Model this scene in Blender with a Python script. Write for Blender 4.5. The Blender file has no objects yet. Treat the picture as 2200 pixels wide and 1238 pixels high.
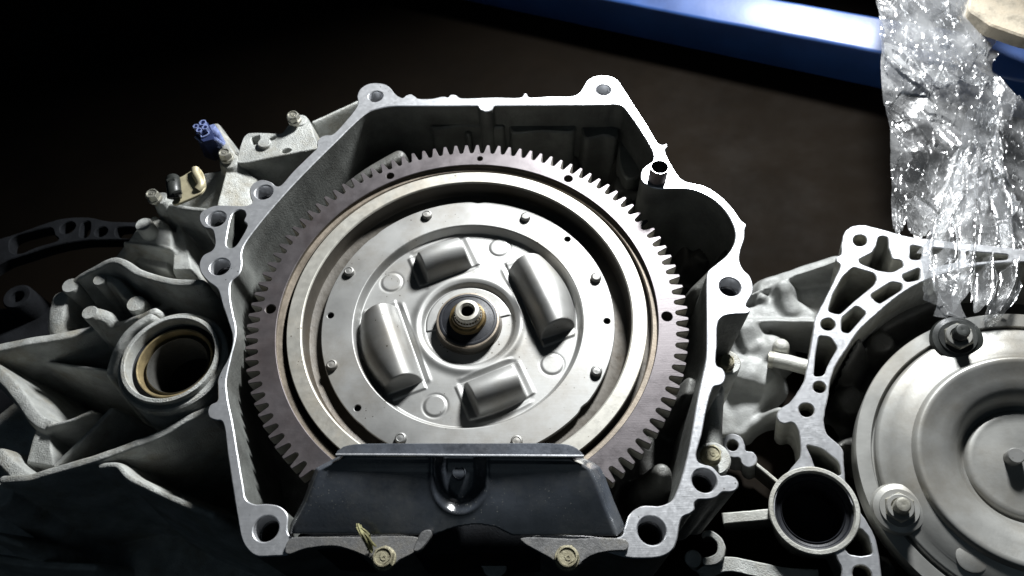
import bpy, bmesh, math, random
import numpy as np
from mathutils import Vector, Matrix, noise as mnoise
from mathutils.geometry import delaunay_2d_cdt
random.seed(7); rng = np.random.default_rng(7)
SC = bpy.context.scene; COL = SC.collection
PI = math.pi

# ------------------------------------------------------------------ camera
Z0 = 0.225                                  # height of the ring gear face above the floor (floor is z = 0)
F_PX = 1594.4
CR = np.array([[0.9996085, -0.0036722, -0.0277368],
               [0.0174821, 0.8559815, 0.5167108],
               [0.0218448, -0.5169934, 0.8557106]])
CT = np.array([-0.0310039, -0.0157632, -0.5066113])
CAM = -CR.T @ CT
cd = bpy.data.cameras.new('camera'); cam = bpy.data.objects.new('camera', cd); COL.objects.link(cam)
M = np.eye(4); M[:3, :3] = CR.T; M[:3, 3] = CAM + np.array([0, 0, Z0])
cam.matrix_world = Matrix(M.tolist())
cd.sensor_width = 36; cd.lens = 36 * F_PX / 2200; cd.clip_start = .01; cd.clip_end = 50
cd.dof.use_dof = True; cd.dof.focus_distance = .50; cd.dof.aperture_fstop = 9.0
SC.camera = cam

# ------------------------------------------------------------------ world, lamp, exposure
w = bpy.data.worlds.new('World'); SC.world = w; w.use_nodes = True
bg = w.node_tree.nodes['Background']; bg.inputs[0].default_value = (.42, .70, 1, 1); bg.inputs[1].default_value = .013
ld = bpy.data.lights.new('work_lamp', 'AREA'); ld.shape = 'DISK'; ld.size = .12; ld.energy = 8.2; ld.color = (.97, .99, 1)
ld.spread = math.radians(108)
lamp = bpy.data.objects.new('work_lamp', ld); COL.objects.link(lamp)
LP = Vector((.27, .545, .41 + Z0)); lamp.location = LP
lamp.rotation_euler = (Vector((.08, .05, Z0)) - LP).to_track_quat('-Z', 'Y').to_euler()
fd = bpy.data.lights.new('fill_light', 'AREA'); fd.shape = 'DISK'; fd.size = 1.0; fd.energy = .50; fd.color = (.70, .87, 1)  # soft fill lamp added behind the camera to lift the shade
fill = bpy.data.objects.new('fill_light', fd); COL.objects.link(fill); fill.location = (-.1, -1.1, 1.3 + Z0)
fill.rotation_euler = (Vector((0, 0, Z0)) - fill.location).to_track_quat('-Z', 'Y').to_euler()
SC.view_settings.view_transform = 'Standard'; SC.view_settings.look = 'None'
SC.view_settings.exposure = 0; SC.view_settings.gamma = 1

# ------------------------------------------------------------------ pixel rays to points on real planes
def ray(px, py):
    d = np.array([(px - 1100) / F_PX, -(py - 619) / F_PX, -1.0]) @ CR
    return d
def at(px, py, h):
    """point at height h above the ring gear face, seen at photograph pixel px, py (z in gear-face coordinates)"""
    d = ray(px, py); s = (h - CAM[2]) / d[2]
    return CAM + d * s
def W(px, py, h): return Vector(at(px, py, h) + np.array([0, 0, Z0]))

# ------------------------------------------------------------------ materials
def mat(name, base, metallic=0, rough=.5, var=.12, vscale=60, bump=0, bscale=400, dirt=None, dirt_amt=.4, dirt_scale=25,
        rvar=.1, spec=.5, coat=0, scratch=0, detail=6):
    m = bpy.data.materials.new(name); m.use_nodes = True; nt = m.node_tree; N = nt.nodes; L = nt.links
    b = N['Principled BSDF']; b.inputs['Metallic'].default_value = metallic; b.inputs['Specular IOR Level'].default_value = spec
    b.inputs['Coat Weight'].default_value = coat; b.inputs['Coat Roughness'].default_value = .40
    tc = N.new('ShaderNodeNewGeometry'); P = tc.outputs['Position']
    def noise(sc, det=4, rgh=.6):
        n = N.new('ShaderNodeTexNoise'); n.inputs['Scale'].default_value = sc; n.inputs['Detail'].default_value = det
        n.inputs['Roughness'].default_value = rgh; L.new(P, n.inputs['Vector']); return n.outputs['Fac']
    def ramp(src, a, bb, lo, hi):
        r = N.new('ShaderNodeMapRange'); r.inputs[1].default_value = a; r.inputs[2].default_value = bb
        r.inputs[3].default_value = lo; r.inputs[4].default_value = hi; L.new(src, r.inputs[0]); return r.outputs[0]
    def mix(f, c1, c2):
        x = N.new('ShaderNodeMix'); x.data_type = 'RGBA'
        if hasattr(f, 'links'): L.new(f, x.inputs[0])
        else: x.inputs[0].default_value = f
        for i, c in ((6, c1), (7, c2)):
            if hasattr(c, 'links'): L.new(c, x.inputs[i])
            else: x.inputs[i].default_value = (*c, 1)
        return x.outputs[2]
    n1 = noise(vscale, detail)
    lo = tuple(max(0, c * (1 - var * 1.6)) for c in base); hi = tuple(min(1, c * (1 + var * 1.6)) for c in base)
    col = mix(ramp(n1, .3, .7, 0, 1), lo, hi)
    n2 = noise(vscale * 9, 3)
    if dirt:
        nd = noise(dirt_scale, 8, .68)
        col = mix(ramp(nd, .48, .68, 0, dirt_amt), col, dirt)
    L.new(col, b.inputs['Base Color'])
    L.new(ramp(n2 if rvar < .12 else n1, .3, .7, max(.03, rough - rvar), min(1, rough + rvar)), b.inputs['Roughness'])
    if bump:
        bp = N.new('ShaderNodeBump'); bp.inputs['Distance'].default_value = bump; bp.inputs['Strength'].default_value = 1
        L.new(noise(bscale, 5, .65), bp.inputs['Height']); L.new(bp.outputs[0], b.inputs['Normal'])
    if scratch:
        wv = N.new('ShaderNodeTexNoise'); mp = N.new('ShaderNodeMapping'); mp.inputs['Scale'].default_value = (60, 1400, 60)
        mp.inputs['Rotation'].default_value = (0, 0, .5)
        L.new(P, mp.inputs[0]); L.new(mp.outputs[0], wv.inputs['Vector']); wv.inputs['Scale'].default_value = 1
        bp2 = N.new('ShaderNodeBump'); bp2.inputs['Distance'].default_value = scratch
        L.new(wv.outputs['Fac'], bp2.inputs['Height'])
        if bump: L.new(bp.outputs[0], bp2.inputs['Normal'])
        L.new(bp2.outputs[0], b.inputs['Normal'])
    return m
TAN = (.235, .21, .155)
MT = {}
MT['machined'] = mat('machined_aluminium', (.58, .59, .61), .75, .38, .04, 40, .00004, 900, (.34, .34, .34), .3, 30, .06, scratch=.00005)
MT['cast'] = mat('cast_aluminium', (.40, .40, .37), .35, .52, .18, 45, .0004, 700, (.20, .18, .13), .6, 30, .1)
MT['cast_grey'] = mat('dull_cast_aluminium', (.23, .235, .228), .15, .6, .15, 40, .0003, 600, (.12, .115, .10), .5, 25, .1)
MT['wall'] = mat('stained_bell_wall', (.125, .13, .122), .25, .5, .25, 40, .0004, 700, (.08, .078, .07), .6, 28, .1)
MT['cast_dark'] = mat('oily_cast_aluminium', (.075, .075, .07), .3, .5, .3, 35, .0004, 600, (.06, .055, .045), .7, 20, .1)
MT['cast_dusty'] = mat('dusty_cast_aluminium', (.37, .378, .36), .2, .56, .2, 60, .0009, 900, TAN, .7, 45, .08)
MT['gear'] = mat('heat_tinted_ring_gear_steel', (.115, .104, .108), .7, .44, .10, 12, .00005, 900, (.085, .064, .062), .8, 7, .08, scratch=.00003)
MT['steel'] = mat('satin_pressed_steel', (.265, .265, .257), .72, .50, .04, 16, .00003, 900, (.16, .14, .11), .6, 14, .13, scratch=.00002)
MT['rim'] = mat('turned_steel_rim', (.36, .35, .315), .55, .48, .06, 25, .00005, 700, (.36, .29, .20), .45, 18, .08)
MT['trough'] = mat('oily_shade_steel', (.065, .058, .048), .3, .45, .2, 22, .0001, 500, (.055, .038, .02), .7, 18, .1)  # oily steel, base darkened further to carry the shade in recesses
MT['ledge'] = mat('brown_stained_ledge', (.20, .17, .135), .5, .45, .2, 30, .0001, 600, (.10, .07, .045), .6, 25)
MT['steel2'] = mat('grey_converter_steel', (.30, .30, .285), .5, .44, .12, 14, .00006, 500, (.17, .145, .105), .6, 11, .12)
MT['rubber'] = mat('black_rubber', (.010, .011, .014), 0, .5, .3, 200, .0001, 1500, spec=.3)
MT['amber'] = mat('oily_brown_collar', (.115, .08, .032), .5, .35, .3, 160, .0002, 700)
MT['zinc'] = mat('zinc_bolt', (.42, .41, .36), .7, .42, .15, 200, .0001, 1200, (.20, .18, .12), .5, 150)
MT['bolt_dirty'] = mat('grimy_bolt', (.27, .25, .17), .35, .55, .2, 200, .0003, 1200, (.12, .10, .06), .6, 150)
MT['blackplate'] = mat('black_painted_plate', (.042, .048, .058), .0, .25, .35, 30, .00006, 500, (.10, .10, .095), .6, 24, .12, spec=.6)
MT['lip'] = mat('worn_plate_lip', (.16, .16, .16), .45, .42, .3, 60, .0002, 900, (.10, .085, .05), .6, 60)
MT['fold'] = mat('lit_blue_black_fold', (.075, .083, .098), .35, .36, .25, 50, .0001, 700, (.11, .11, .115), .5, 40, .1)  # lighter copy of the cover paint, light on the top band set in colour
MT['blackpl'] = mat('black_plastic', (.02, .022, .02), 0, .45, .3, 120)
MT['tan'] = mat('yellow_passivated_steel', (.50, .45, .30), .45, .48, .1, 90, .0001, 900, (.30, .26, .17), .5, 70)
MT['navy'] = mat('navy_plastic', (.020, .030, .085), 0, .42, .15, 100)
MT['lav'] = mat('lit_pale_blue_plastic', (.20, .245, .44), 0, .4, .25, 300, .0003, 1500, (.10, .13, .30), .6, 200)  # pale tone carries the light on the navy connector's side and edges
MT['blue'] = mat('blue_gloss_paint', (.026, .085, .29), 0, .42, .2, 9, .0003, 50, (.008, .02, .09), .4, 12, .14, coat=1)
MT['floor'] = mat('oily_brown_board', (.0056, .0040, .0026), 0, .85, .2, 3, .0003, 60, (.0030, .0024, .0018), .7, 4, spec=.06)
MT['dim'] = mat('shade_black_cast', (.011, .012, .014), 0, .8, .25, 40, .0004, 600, spec=.1)  # near-black base stands in for shade on far gearbox and under arch
MT['wood'] = mat('bare_wood', (.52, .46, .36), 0, .7, .3, 60, .0008, 300, (.2, .14, .08), .6, 30)
MT['fibre'] = mat('straw_fibre', (.20, .19, .09), 0, .8, .3, 300)
MT['bore'] = mat('shade_black_bore', (.010, .011, .013), 0, .4, .2, 50, spec=.2)  # near-black colour stands in for the shade deep inside the bores
MT['golden'] = mat('oil_seal_case', (.30, .235, .125), .5, .40, .2, 120, .0001, 900, (.12, .10, .06), .6, 80)

# dust specks on the black plate
def add_specks(m, scale, thr, colr):
    nt = m.node_tree; N = nt.nodes; L = nt.links; b = N['Principled BSDF']
    src = b.inputs['Base Color'].links[0].from_socket
    g = N.new('ShaderNodeNewGeometry'); v = N.new('ShaderNodeTexVoronoi'); v.inputs['Scale'].default_value = scale
    L.new(g.outputs['Position'], v.inputs['Vector'])
    n = N.new('ShaderNodeTexNoise'); n.inputs['Scale'].default_value = 28; L.new(g.outputs['Position'], n.inputs['Vector'])
    r = N.new('ShaderNodeMapRange'); r.inputs[1].default_value = .42; r.inputs[2].default_value = .66; r.inputs[3].default_value = 0; r.inputs[4].default_value = thr
    L.new(n.outputs['Fac'], r.inputs[0])
    sp = N.new('ShaderNodeSeparateColor'); L.new(v.outputs['Color'], sp.inputs[0]); pw = N.new('ShaderNodeMath'); pw.operation = 'POWER'; pw.inputs[1].default_value = 3; L.new(sp.outputs[0], pw.inputs[0])
    ml = N.new('ShaderNodeMath'); ml.operation = 'MULTIPLY'; L.new(pw.outputs[0], ml.inputs[0]); L.new(r.outputs[0], ml.inputs[1])
    c = N.new('ShaderNodeMath'); c.operation = 'LESS_THAN'; L.new(v.outputs['Distance'], c.inputs[0]); L.new(ml.outputs[0], c.inputs[1])
    x = N.new('ShaderNodeMix'); x.data_type = 'RGBA'; L.new(c.outputs[0], x.inputs[0]); L.new(src, x.inputs[6]); x.inputs[7].default_value = (*colr, 1)
    L.new(x.outputs[2], b.inputs['Base Color'])
add_specks(MT['blackplate'], 1000, .38, (.26, .26, .235))
add_specks(MT['machined'], 420, .30, (.16, .16, .15))
add_specks(MT['steel'], 420, .28, (.05, .042, .032))
add_specks(MT['rim'], 500, .3, (.07, .05, .03))
add_specks(MT['cast_dusty'], 800, .35, (.10, .09, .06))

def plastic_mat(name, lo, hi, gloss):
    m = bpy.data.materials.new(name); m.use_nodes = True; nt = m.node_tree; N = nt.nodes; L = nt.links
    out = N['Material Output']; b = N['Principled BSDF']
    b.inputs['Base Color'].default_value = (.85, .87, .88, 1); b.inputs['Roughness'].default_value = .16
    b.inputs['Specular IOR Level'].default_value = 1.0
    tr = N.new('ShaderNodeBsdfTransparent'); tr.inputs[0].default_value = (.93, .94, .95, 1)
    tl = N.new('ShaderNodeBsdfTranslucent'); tl.inputs[0].default_value = (.8, .82, .84, 1)
    gl = N.new('ShaderNodeBsdfGlossy'); gl.inputs[0].default_value = (1, 1, 1, 1); gl.inputs[1].default_value = .24
    g = N.new('ShaderNodeNewGeometry')
    n = N.new('ShaderNodeTexNoise'); n.inputs['Scale'].default_value = 60; n.inputs['Detail'].default_value = 3; L.new(g.outputs['Position'], n.inputs['Vector'])
    bp = N.new('ShaderNodeBump'); bp.inputs['Distance'].default_value = .002; L.new(n.outputs['Fac'], bp.inputs['Height'])
    L.new(bp.outputs[0], gl.inputs['Normal'])
    n2 = N.new('ShaderNodeTexNoise'); n2.inputs['Scale'].default_value = 34; n2.inputs['Detail'].default_value = 7; L.new(g.outputs['Position'], n2.inputs['Vector'])
    r = N.new('ShaderNodeMapRange'); r.inputs[1].default_value = .44; r.inputs[2].default_value = .62; r.inputs[3].default_value = lo; r.inputs[4].default_value = hi
    L.new(n2.outputs['Fac'], r.inputs[0])
    df = N.new('ShaderNodeBsdfDiffuse'); df.inputs[0].default_value = (.85, .86, .87, 1); md = N.new('ShaderNodeMixShader'); md.inputs[0].default_value = .45; L.new(df.outputs[0], md.inputs[1]); L.new(tl.outputs[0], md.inputs[2])
    m1 = N.new('ShaderNodeMixShader'); L.new(r.outputs[0], m1.inputs[0]); L.new(tr.outputs[0], m1.inputs[1]); L.new(md.outputs[0], m1.inputs[2])
    m2 = N.new('ShaderNodeMixShader'); m2.inputs[0].default_value = gloss; L.new(m1.outputs[0], m2.inputs[1]); L.new(gl.outputs[0], m2.inputs[2])
    L.new(m2.outputs[0], out.inputs[0]); return m
MT['plastic'] = plastic_mat('clear_polythene', .06, .36, .34); MT['plastic_glare'] = plastic_mat('glare_white_polythene', .22, .70, .40)  # second mix is whitened to stand in for lamp glare

# ------------------------------------------------------------------ object helpers
def thing(name, label, cat, loc, group=None):
    o = bpy.data.objects.new(name, None); COL.objects.link(o); o.location = loc; o.empty_display_size = .02
    o['label'] = label; o['category'] = cat
    if group: o['group'] = group
    return o
def link(name, me, parent, mats, smooth=35, label=None):
    """mesh in world coordinates, hung under its thing or part without moving"""
    for mm in (mats if isinstance(mats, (list, tuple)) else [mats]): me.materials.append(MT[mm])
    if smooth:
        me.polygons.foreach_set('use_smooth', [True] * len(me.polygons)); me.set_sharp_from_angle(angle=math.radians(smooth))
    o = bpy.data.objects.new(name, me); COL.objects.link(o)
    if parent:
        o.parent = parent; bpy.context.view_layer.update(); o.matrix_parent_inverse = parent.matrix_world.inverted()
    if label: o['label'] = label
    return o
def mesh(V, Fs, mi=None, name='m'):
    me = bpy.data.meshes.new(name); me.from_pydata([tuple(map(float, v)) for v in V], [], Fs)
    if mi is not None: me.polygons.foreach_set('material_index', mi)
    me.validate(); me.update(); return me
def catmull(P, step=.0008, closed=True):
    P = np.array(P, float); n = len(P); out = []
    for i in range(n if closed else n - 1):
        if closed: p0, p1, p2, p3 = P[i - 1], P[i], P[(i + 1) % n], P[(i + 2) % n]
        else: p0, p1, p2, p3 = P[max(i - 1, 0)], P[i], P[i + 1], P[min(i + 2, n - 1)]
        d1 = max(np.linalg.norm(p1 - p0), 1e-6) ** .5; d2 = max(np.linalg.norm(p2 - p1), 1e-6) ** .5; d3 = max(np.linalg.norm(p3 - p2), 1e-6) ** .5
        m1 = (p1 - p0) / d1 - (p2 - p0) / (d1 + d2) + (p2 - p1) / d2
        m2 = (p2 - p1) / d2 - (p3 - p1) / (d2 + d3) + (p3 - p2) / d3
        m1 = m1 * d2; m2 = m2 * d2
        k = max(1, int(round(np.linalg.norm(p2 - p1) / step)))
        t = (np.arange(k) / k)[:, None]
        out.append((2 * t**3 - 3 * t**2 + 1) * p1 + (t**3 - 2 * t**2 + t) * m1 + (-2 * t**3 + 3 * t**2) * p2 + (t**3 - t**2) * m2)
    if not closed: out.append(P[-1:])
    return np.vstack(out)
def area2(P): x, y = P[:, 0], P[:, 1]; return float((x * np.roll(y, -1) - y * np.roll(x, -1)).sum())
def loop_px(pts, h, step=.0008): return catmull([at(x, y, h)[:2] for x, y in pts], step)
def circ(c, r, n=40): a = np.arange(n) / n * 2 * PI; return np.stack([c[0] + r * np.cos(a), c[1] + r * np.sin(a)], 1)
def inset(P, b):
    t = np.roll(P, -1, 0) - np.roll(P, 1, 0); t /= np.maximum(np.linalg.norm(t, axis=1), 1e-9)[:, None]
    return P + np.stack([-t[:, 1], t[:, 0]], 1) * b
def solid(loops, top, depth, bevel=.0006, wob=0, hole_depth=None, frame=None, close=False):
    """first loop is the outline, the rest are holes; caps get material 0, walls 1, round bores 2; z in gear-face coordinates"""
    Vs = []; Fs = []; MI = []; insl = []; idx = []
    for k, P in enumerate(loops):
        P = np.array(P)
        if (area2(P) > 0) != (k == 0): P = P[::-1]
        if wob:
            ang = np.array([mnoise.noise((p[0] * 260, p[1] * 260, k)) + .6 * mnoise.noise((p[0] * 900, p[1] * 900, k)) for p in P])
            P = inset(P, 0) + (inset(P, 1) - P) * (ang * wob)[:, None]
        I = inset(P, bevel); insl.append(I); n = len(P); base = len(Vs)
        zb = top - (depth if (k == 0 or hole_depth is None) else hole_depth)
        for q_, z in ((I, top), (P, top - bevel), (P, zb)): Vs += [(a, b, z) for a, b in q_]
        for i in range(n):
            j = (i + 1) % n
            Fs.append((base + j, base + i, base + n + i, base + n + j)); MI.append(0)
            Fs.append((base + n + j, base + n + i, base + 2 * n + i, base + 2 * n + j)); MI.append(1 if k == 0 or hole_depth is None else 2)
        idx.append((base, n))
    co = []; ed = []; mp = []
    for I, (base, n) in zip(insl, idx):
        s = len(co); co += [Vector((a, b)) for a, b in I]; mp += list(range(base, base + n)); ed += [(s + i, s + (i + 1) % n) for i in range(n)]
    vo, eo, fo, ov, oe, of = delaunay_2d_cdt(co, ed, [], 1, 1e-7)
    cen = np.array([[sum(vo[i].x for i in f) / len(f), sum(vo[i].y for i in f) / len(f)] for f in fo]); ok = np.zeros(len(fo), bool)
    for I in insl: ok ^= inside(cen[:, 0], cen[:, 1], I)
    fo = [f for f, k_ in zip(fo, ok) if k_]
    b0 = len(Vs); cap = {}
    for i, v in enumerate(vo):
        if len(ov[i]) >= 1: cap[i] = mp[ov[i][0]]
        else: cap[i] = len(Vs); Vs.append((v.x, v.y, top))
    for f in fo:
        t = [cap[i] for i in f]
        if len(set(t)) < 3: continue
        a, b, c = (np.array(Vs[i][:2]) for i in t[:3])
        if (b[0] - a[0]) * (c[1] - a[1]) - (b[1] - a[1]) * (c[0] - a[0]) < 0: t = t[::-1]
        Fs.append(tuple(t)); MI.append(0)
    Vs = np.array(Vs)
    if close:
        base, n = idx[0]; Fs.append(tuple(range(base + 2 * n + n - 1, base + 2 * n - 1, -1))); MI.append(1)
    Vs = place(Vs, frame)
    return mesh(Vs, Fs, MI)
def place(V, frame=None):
    V = np.asarray(V, float)
    if frame is not None: V = V @ frame[:3, :3].T + frame[:3, 3]
    return V + np.array([0, 0, Z0])
def lathe(c, prof, n=64, frame=None, mi=None, jitter=0):
    V = []; Fs = []; k = len(prof); MI = []
    for i in range(n):
        a = 2 * PI * i / n
        for r, z in prof: V.append((c[0] + r * math.cos(a), c[1] + r * math.sin(a), z))
    for i in range(n):
        j = (i + 1) % n
        for s in range(k - 1):
            Fs.append((i * k + s, i * k + s + 1, j * k + s + 1, j * k + s)); MI.append(mi[s] if mi else 0)
    me = bpy.data.meshes.new('m'); V = place(V, frame)
    me.from_pydata([tuple(v) for v in V], [], Fs); me.polygons.foreach_set('material_index', MI)
    bm = bmesh.new(); bm.from_mesh(me); bmesh.ops.remove_doubles(bm, verts=bm.verts, dist=1e-6); bmesh.ops.recalc_face_normals(bm, faces=bm.faces); bm.to_mesh(me); bm.free()
    return me
def tube(path, r, n=10, frame=None, caps=True, taper=None):
    P = np.array(path, float); V = []; Fs = []; m = len(P)
    for i in range(m):
        t = P[min(i + 1, m - 1)] - P[max(i - 1, 0)]; t /= np.linalg.norm(t) + 1e-12
        u = np.cross(t, (0, 0, 1) if abs(t[2]) < .95 else (1, 0, 0)); u /= np.linalg.norm(u); v = np.cross(t, u)
        rr = r if taper is None else r * taper[i]
        for k in range(n):
            a = 2 * PI * k / n; V.append(P[i] + rr * (u * math.cos(a) + v * math.sin(a)))
    for i in range(m - 1):
        for k in range(n): Fs.append((i * n + k, i * n + (k + 1) % n, (i + 1) * n + (k + 1) % n, (i + 1) * n + k))
    if caps: Fs.append(tuple(range(n - 1, -1, -1))); Fs.append(tuple(range((m - 1) * n, m * n)))
    return mesh(place(V, frame), Fs)
def inside(X, Y, P):
    r = np.zeros(X.shape, bool); n = len(P)
    for i in range(n):
        x1, y1 = P[i]; x2, y2 = P[(i + 1) % n]
        c = ((y1 > Y) != (y2 > Y)) & (X < (x2 - x1) * (Y - y1) / (y2 - y1 + 1e-15) + x1); r ^= c
    return r
def seg_dist(X, Y, a, b):
    dx, dy = b[0] - a[0], b[1] - a[1]; l = dx * dx + dy * dy + 1e-15
    t = np.clip(((X - a[0]) * dx + (Y - a[1]) * dy) / l, 0, 1)
    return np.hypot(X - a[0] - t * dx, Y - a[1] - t * dy), t
def smax(a, b, k):
    h = np.clip(.5 + .5 * (a - b) / k, 0, 1); return b + (a - b) * h + k * h * (1 - h)
class Field:
    """a casting's upper surface: ribs, bosses and faces blended into one skin"""
    def __init__(s, x0, x1, y0, y1, res, base, unp=at):
        s.x = np.arange(x0, x1, res); s.y = np.arange(y0, y1, res); s.X, s.Y = np.meshgrid(s.x, s.y); s.Z = np.full(s.X.shape, base); s.base = base; s.unp = unp
    def rib(s, pts, hw, k=.0022, slope=8, rnd=.0005):
        P = [s.unp(*p) for p in pts]
        if len(P) > 2: P = list(catmull(P, .002, False))
        Zr = np.full(s.X.shape, -9.)
        m = .04 + hw; Q = np.array(P)
        i0, i1 = np.searchsorted(s.x, [Q[:, 0].min() - m, Q[:, 0].max() + m]); j0, j1 = np.searchsorted(s.y, [Q[:, 1].min() - m, Q[:, 1].max() + m])
        X, Y = s.X[j0:j1, i0:i1], s.Y[j0:j1, i0:i1]; Zr = Zr[j0:j1, i0:i1]
        if not X.size: return
        for a, b in zip(P[:-1], P[1:]):
            d, t = seg_dist(X, Y, a, b); top = a[2] + (b[2] - a[2]) * t
            e = np.maximum(d - hw, 0); z = top - np.where(e < rnd, e * e / (2 * rnd) * slope, (e - rnd / 2) * slope); z -= .15 * d * d / hw
            Zr = np.maximum(Zr, z)
        s.Z[j0:j1, i0:i1] = smax(Zr, s.Z[j0:j1, i0:i1], k)
    def boss(s, px, py, h, r, k=.003, slope=8, dome=0):
        c = s.unp(px, py, h); d = np.hypot(s.X - c[0], s.Y - c[1]); e = np.maximum(d - r, 0)
        z = h - np.where(e < .001, e * e / .002 * slope, (e - .0005) * slope) - dome * (np.minimum(d, r) / r) ** 2
        s.Z = smax(z, s.Z, k)
    def face(s, pts, k=.003, slope=7, rnd=.001):
        P = np.array([s.unp(*p) for p in pts]); A = np.c_[P[:, :2], np.ones(len(P))]; co = np.linalg.lstsq(A, P[:, 2], rcond=None)[0]
        d = np.full(s.X.shape, 9.)
        for i in range(len(P)): d = np.minimum(d, seg_dist(s.X, s.Y, P[i], P[(i + 1) % len(P)])[0])
        e = np.where(inside(s.X, s.Y, P[:, :2]), 0, d)
        z = co[0] * s.X + co[1] * s.Y + co[2] - np.where(e < rnd, e * e / (2 * rnd) * slope, (e - rnd / 2) * slope)
        z = np.where(e > .05, -9, z); s.Z = smax(z, s.Z, k)
    def pit(s, pts, depth, soft=.001):
        P = np.array([s.unp(*p) for p in pts]); d = np.full(s.X.shape, 9.)
        for i in range(len(P)): d = np.minimum(d, seg_dist(s.X, s.Y, P[i], P[(i + 1) % len(P)])[0])
        s.Z -= np.where(inside(s.X, s.Y, P[:, :2]), np.clip(d / soft, 0, 1), 0) * depth
    def rough(s, amp, sc, seed=0):
        r = np.random.default_rng(seed)
        for o in range(3):
            f = sc * 2 ** o; n1 = r.standard_normal((int(len(s.y) * (s.y[1] - s.y[0]) * f) + 3, int(len(s.x) * (s.x[1] - s.x[0]) * f) + 3))
            gy = (s.Y - s.y[0]) * f; gx = (s.X - s.x[0]) * f; iy = gy.astype(int); ix = gx.astype(int); fy = gy - iy; fx = gx - ix
            fy = fy * fy * (3 - 2 * fy); fx = fx * fx * (3 - 2 * fx)
            v = (n1[iy, ix] * (1 - fx) + n1[iy, ix + 1] * fx) * (1 - fy) + (n1[iy + 1, ix] * (1 - fx) + n1[iy + 1, ix + 1] * fx) * fy
            s.Z += v * amp / 2 ** o
    def build(s, keep, frame=None):
        for _ in range(3):
            for ax in (0, 1): s.Z = (np.roll(s.Z, 1, ax) + 2 * s.Z + np.roll(s.Z, -1, ax)) / 4
        ny, nx = s.X.shape; V = np.stack([s.X.ravel(), s.Y.ravel(), s.Z.ravel()], 1)
        I = np.arange(ny * nx).reshape(ny, nx); q = np.stack([I[:-1, :-1], I[:-1, 1:], I[1:, 1:], I[1:, :-1]], -1).reshape(-1, 4)
        kf = keep.ravel()[q].all(1); q = q[kf]; u, inv = np.unique(q, return_inverse=True); q = inv.reshape(q.shape)
        me = bpy.data.meshes.new('m'); me.from_pydata(place(V[u], frame).tolist(), [], q.tolist()); me.update(); return me

def text_mesh(body, size, M4, thick=.0002):
    cu = bpy.data.curves.new('t', 'FONT'); cu.body = body; cu.size = size; cu.align_x = 'CENTER'; cu.align_y = 'CENTER'; cu.extrude = thick
    o = bpy.data.objects.new('t', cu); COL.objects.link(o); dg = bpy.context.evaluated_depsgraph_get()
    me = bpy.data.meshes.new_from_object(o.evaluated_get(dg)); bpy.data.objects.remove(o); bpy.data.curves.remove(cu)
    me.transform(M4); me.materials.clear(); return me
def bolt(c, top, r, parent, m='zinc', rot=0, mark='6', hexh=.006, flange=1.35, frame=None, depth=.012):
    """flanged hexagon bolt, head upward, top at height top"""
    V = []; Fs = []
    rings = []
    def ring(rad, z, hexa):
        s = len(V)
        for i in range(24):
            a = 2 * PI * i / 24 + rot; rr = rad
            if hexa: rr = rad * math.cos(PI / 6) / math.cos(((a - rot) % (PI / 3)) - PI / 6)
            V.append((c[0] + rr * math.cos(a), c[1] + rr * math.sin(a), z))
        rings.append(s)
    hx = r * 1.12
    zf = top - hexh
    for rad, z, hh in ((r * .0001, top - .0007, 0), (r * .74, top - .0007, 0), (r * .80, top, 0), (r * .93, top - .0001, 0), (hx, top - .0011, 1), (hx, zf + .0012, 1), (r * flange * .97, zf + .0010, 0), (r * flange, zf + .0004, 0), (r * flange, zf - .0012, 0), (r * .7, zf - .0013, 0), (r * .7, zf - depth, 0)):
        ring(rad, z, hh)
    for s, t in zip(rings[:-1], rings[1:]):
        for i in range(24): Fs.append((s + i, t + i, t + (i + 1) % 24, s + (i + 1) % 24))
    o = link('bolt', mesh(place(V, frame), Fs), parent, m, 30)
    if mark:
        me = text_mesh(mark, r * 1.25, Matrix.Rotation(rot + .4, 4, 'Z'), .00025)
        co = np.array([v.co[:] for v in me.vertices]) + np.array([c[0], c[1], top - .0006])
        bar = np.array([[-.45, -.62], [.45, -.62], [.45, -.50], [-.45, -.50]]) * r; ca, sa = math.cos(rot + .4), math.sin(rot + .4)
        n0 = len(co); Vb = [(c[0] + x * ca - y * sa, c[1] + x * sa + y * ca, top - .00035) for x, y in bar]
        fs = [tuple(p.vertices) for p in me.polygons] + [(n0, n0 + 1, n0 + 2, n0 + 3)]
        link('head_mark', mesh(place(np.vstack([co, Vb]), frame), fs), o, m, 0); bpy.data.meshes.remove(me)
    return o

# ================================================================== SETTING
# the board everything lies on rises a little to the right, as the beam lying on it does
BA = at(1020, 8, -Z0 + .002); BB = at(1889, 193, -Z0 + .083); BC = np.array([-.35, -.35, -Z0])
bn = np.cross(BB - BA, BC - BA); bn /= bn[2]
def board_z(x, y): return BA[2] - bn[0] * (x - BA[0]) - bn[1] * (y - BA[1])
me = mesh(place([(x, y, board_z(x, y)) for x, y in ((-2.5, -1.5), (2.5, -1.5), (2.5, 3.5), (-2.5, 3.5))]), [(0, 1, 2, 3)])
fl = link('floor', me, None, 'floor', 0); fl['kind'] = 'structure'

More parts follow.
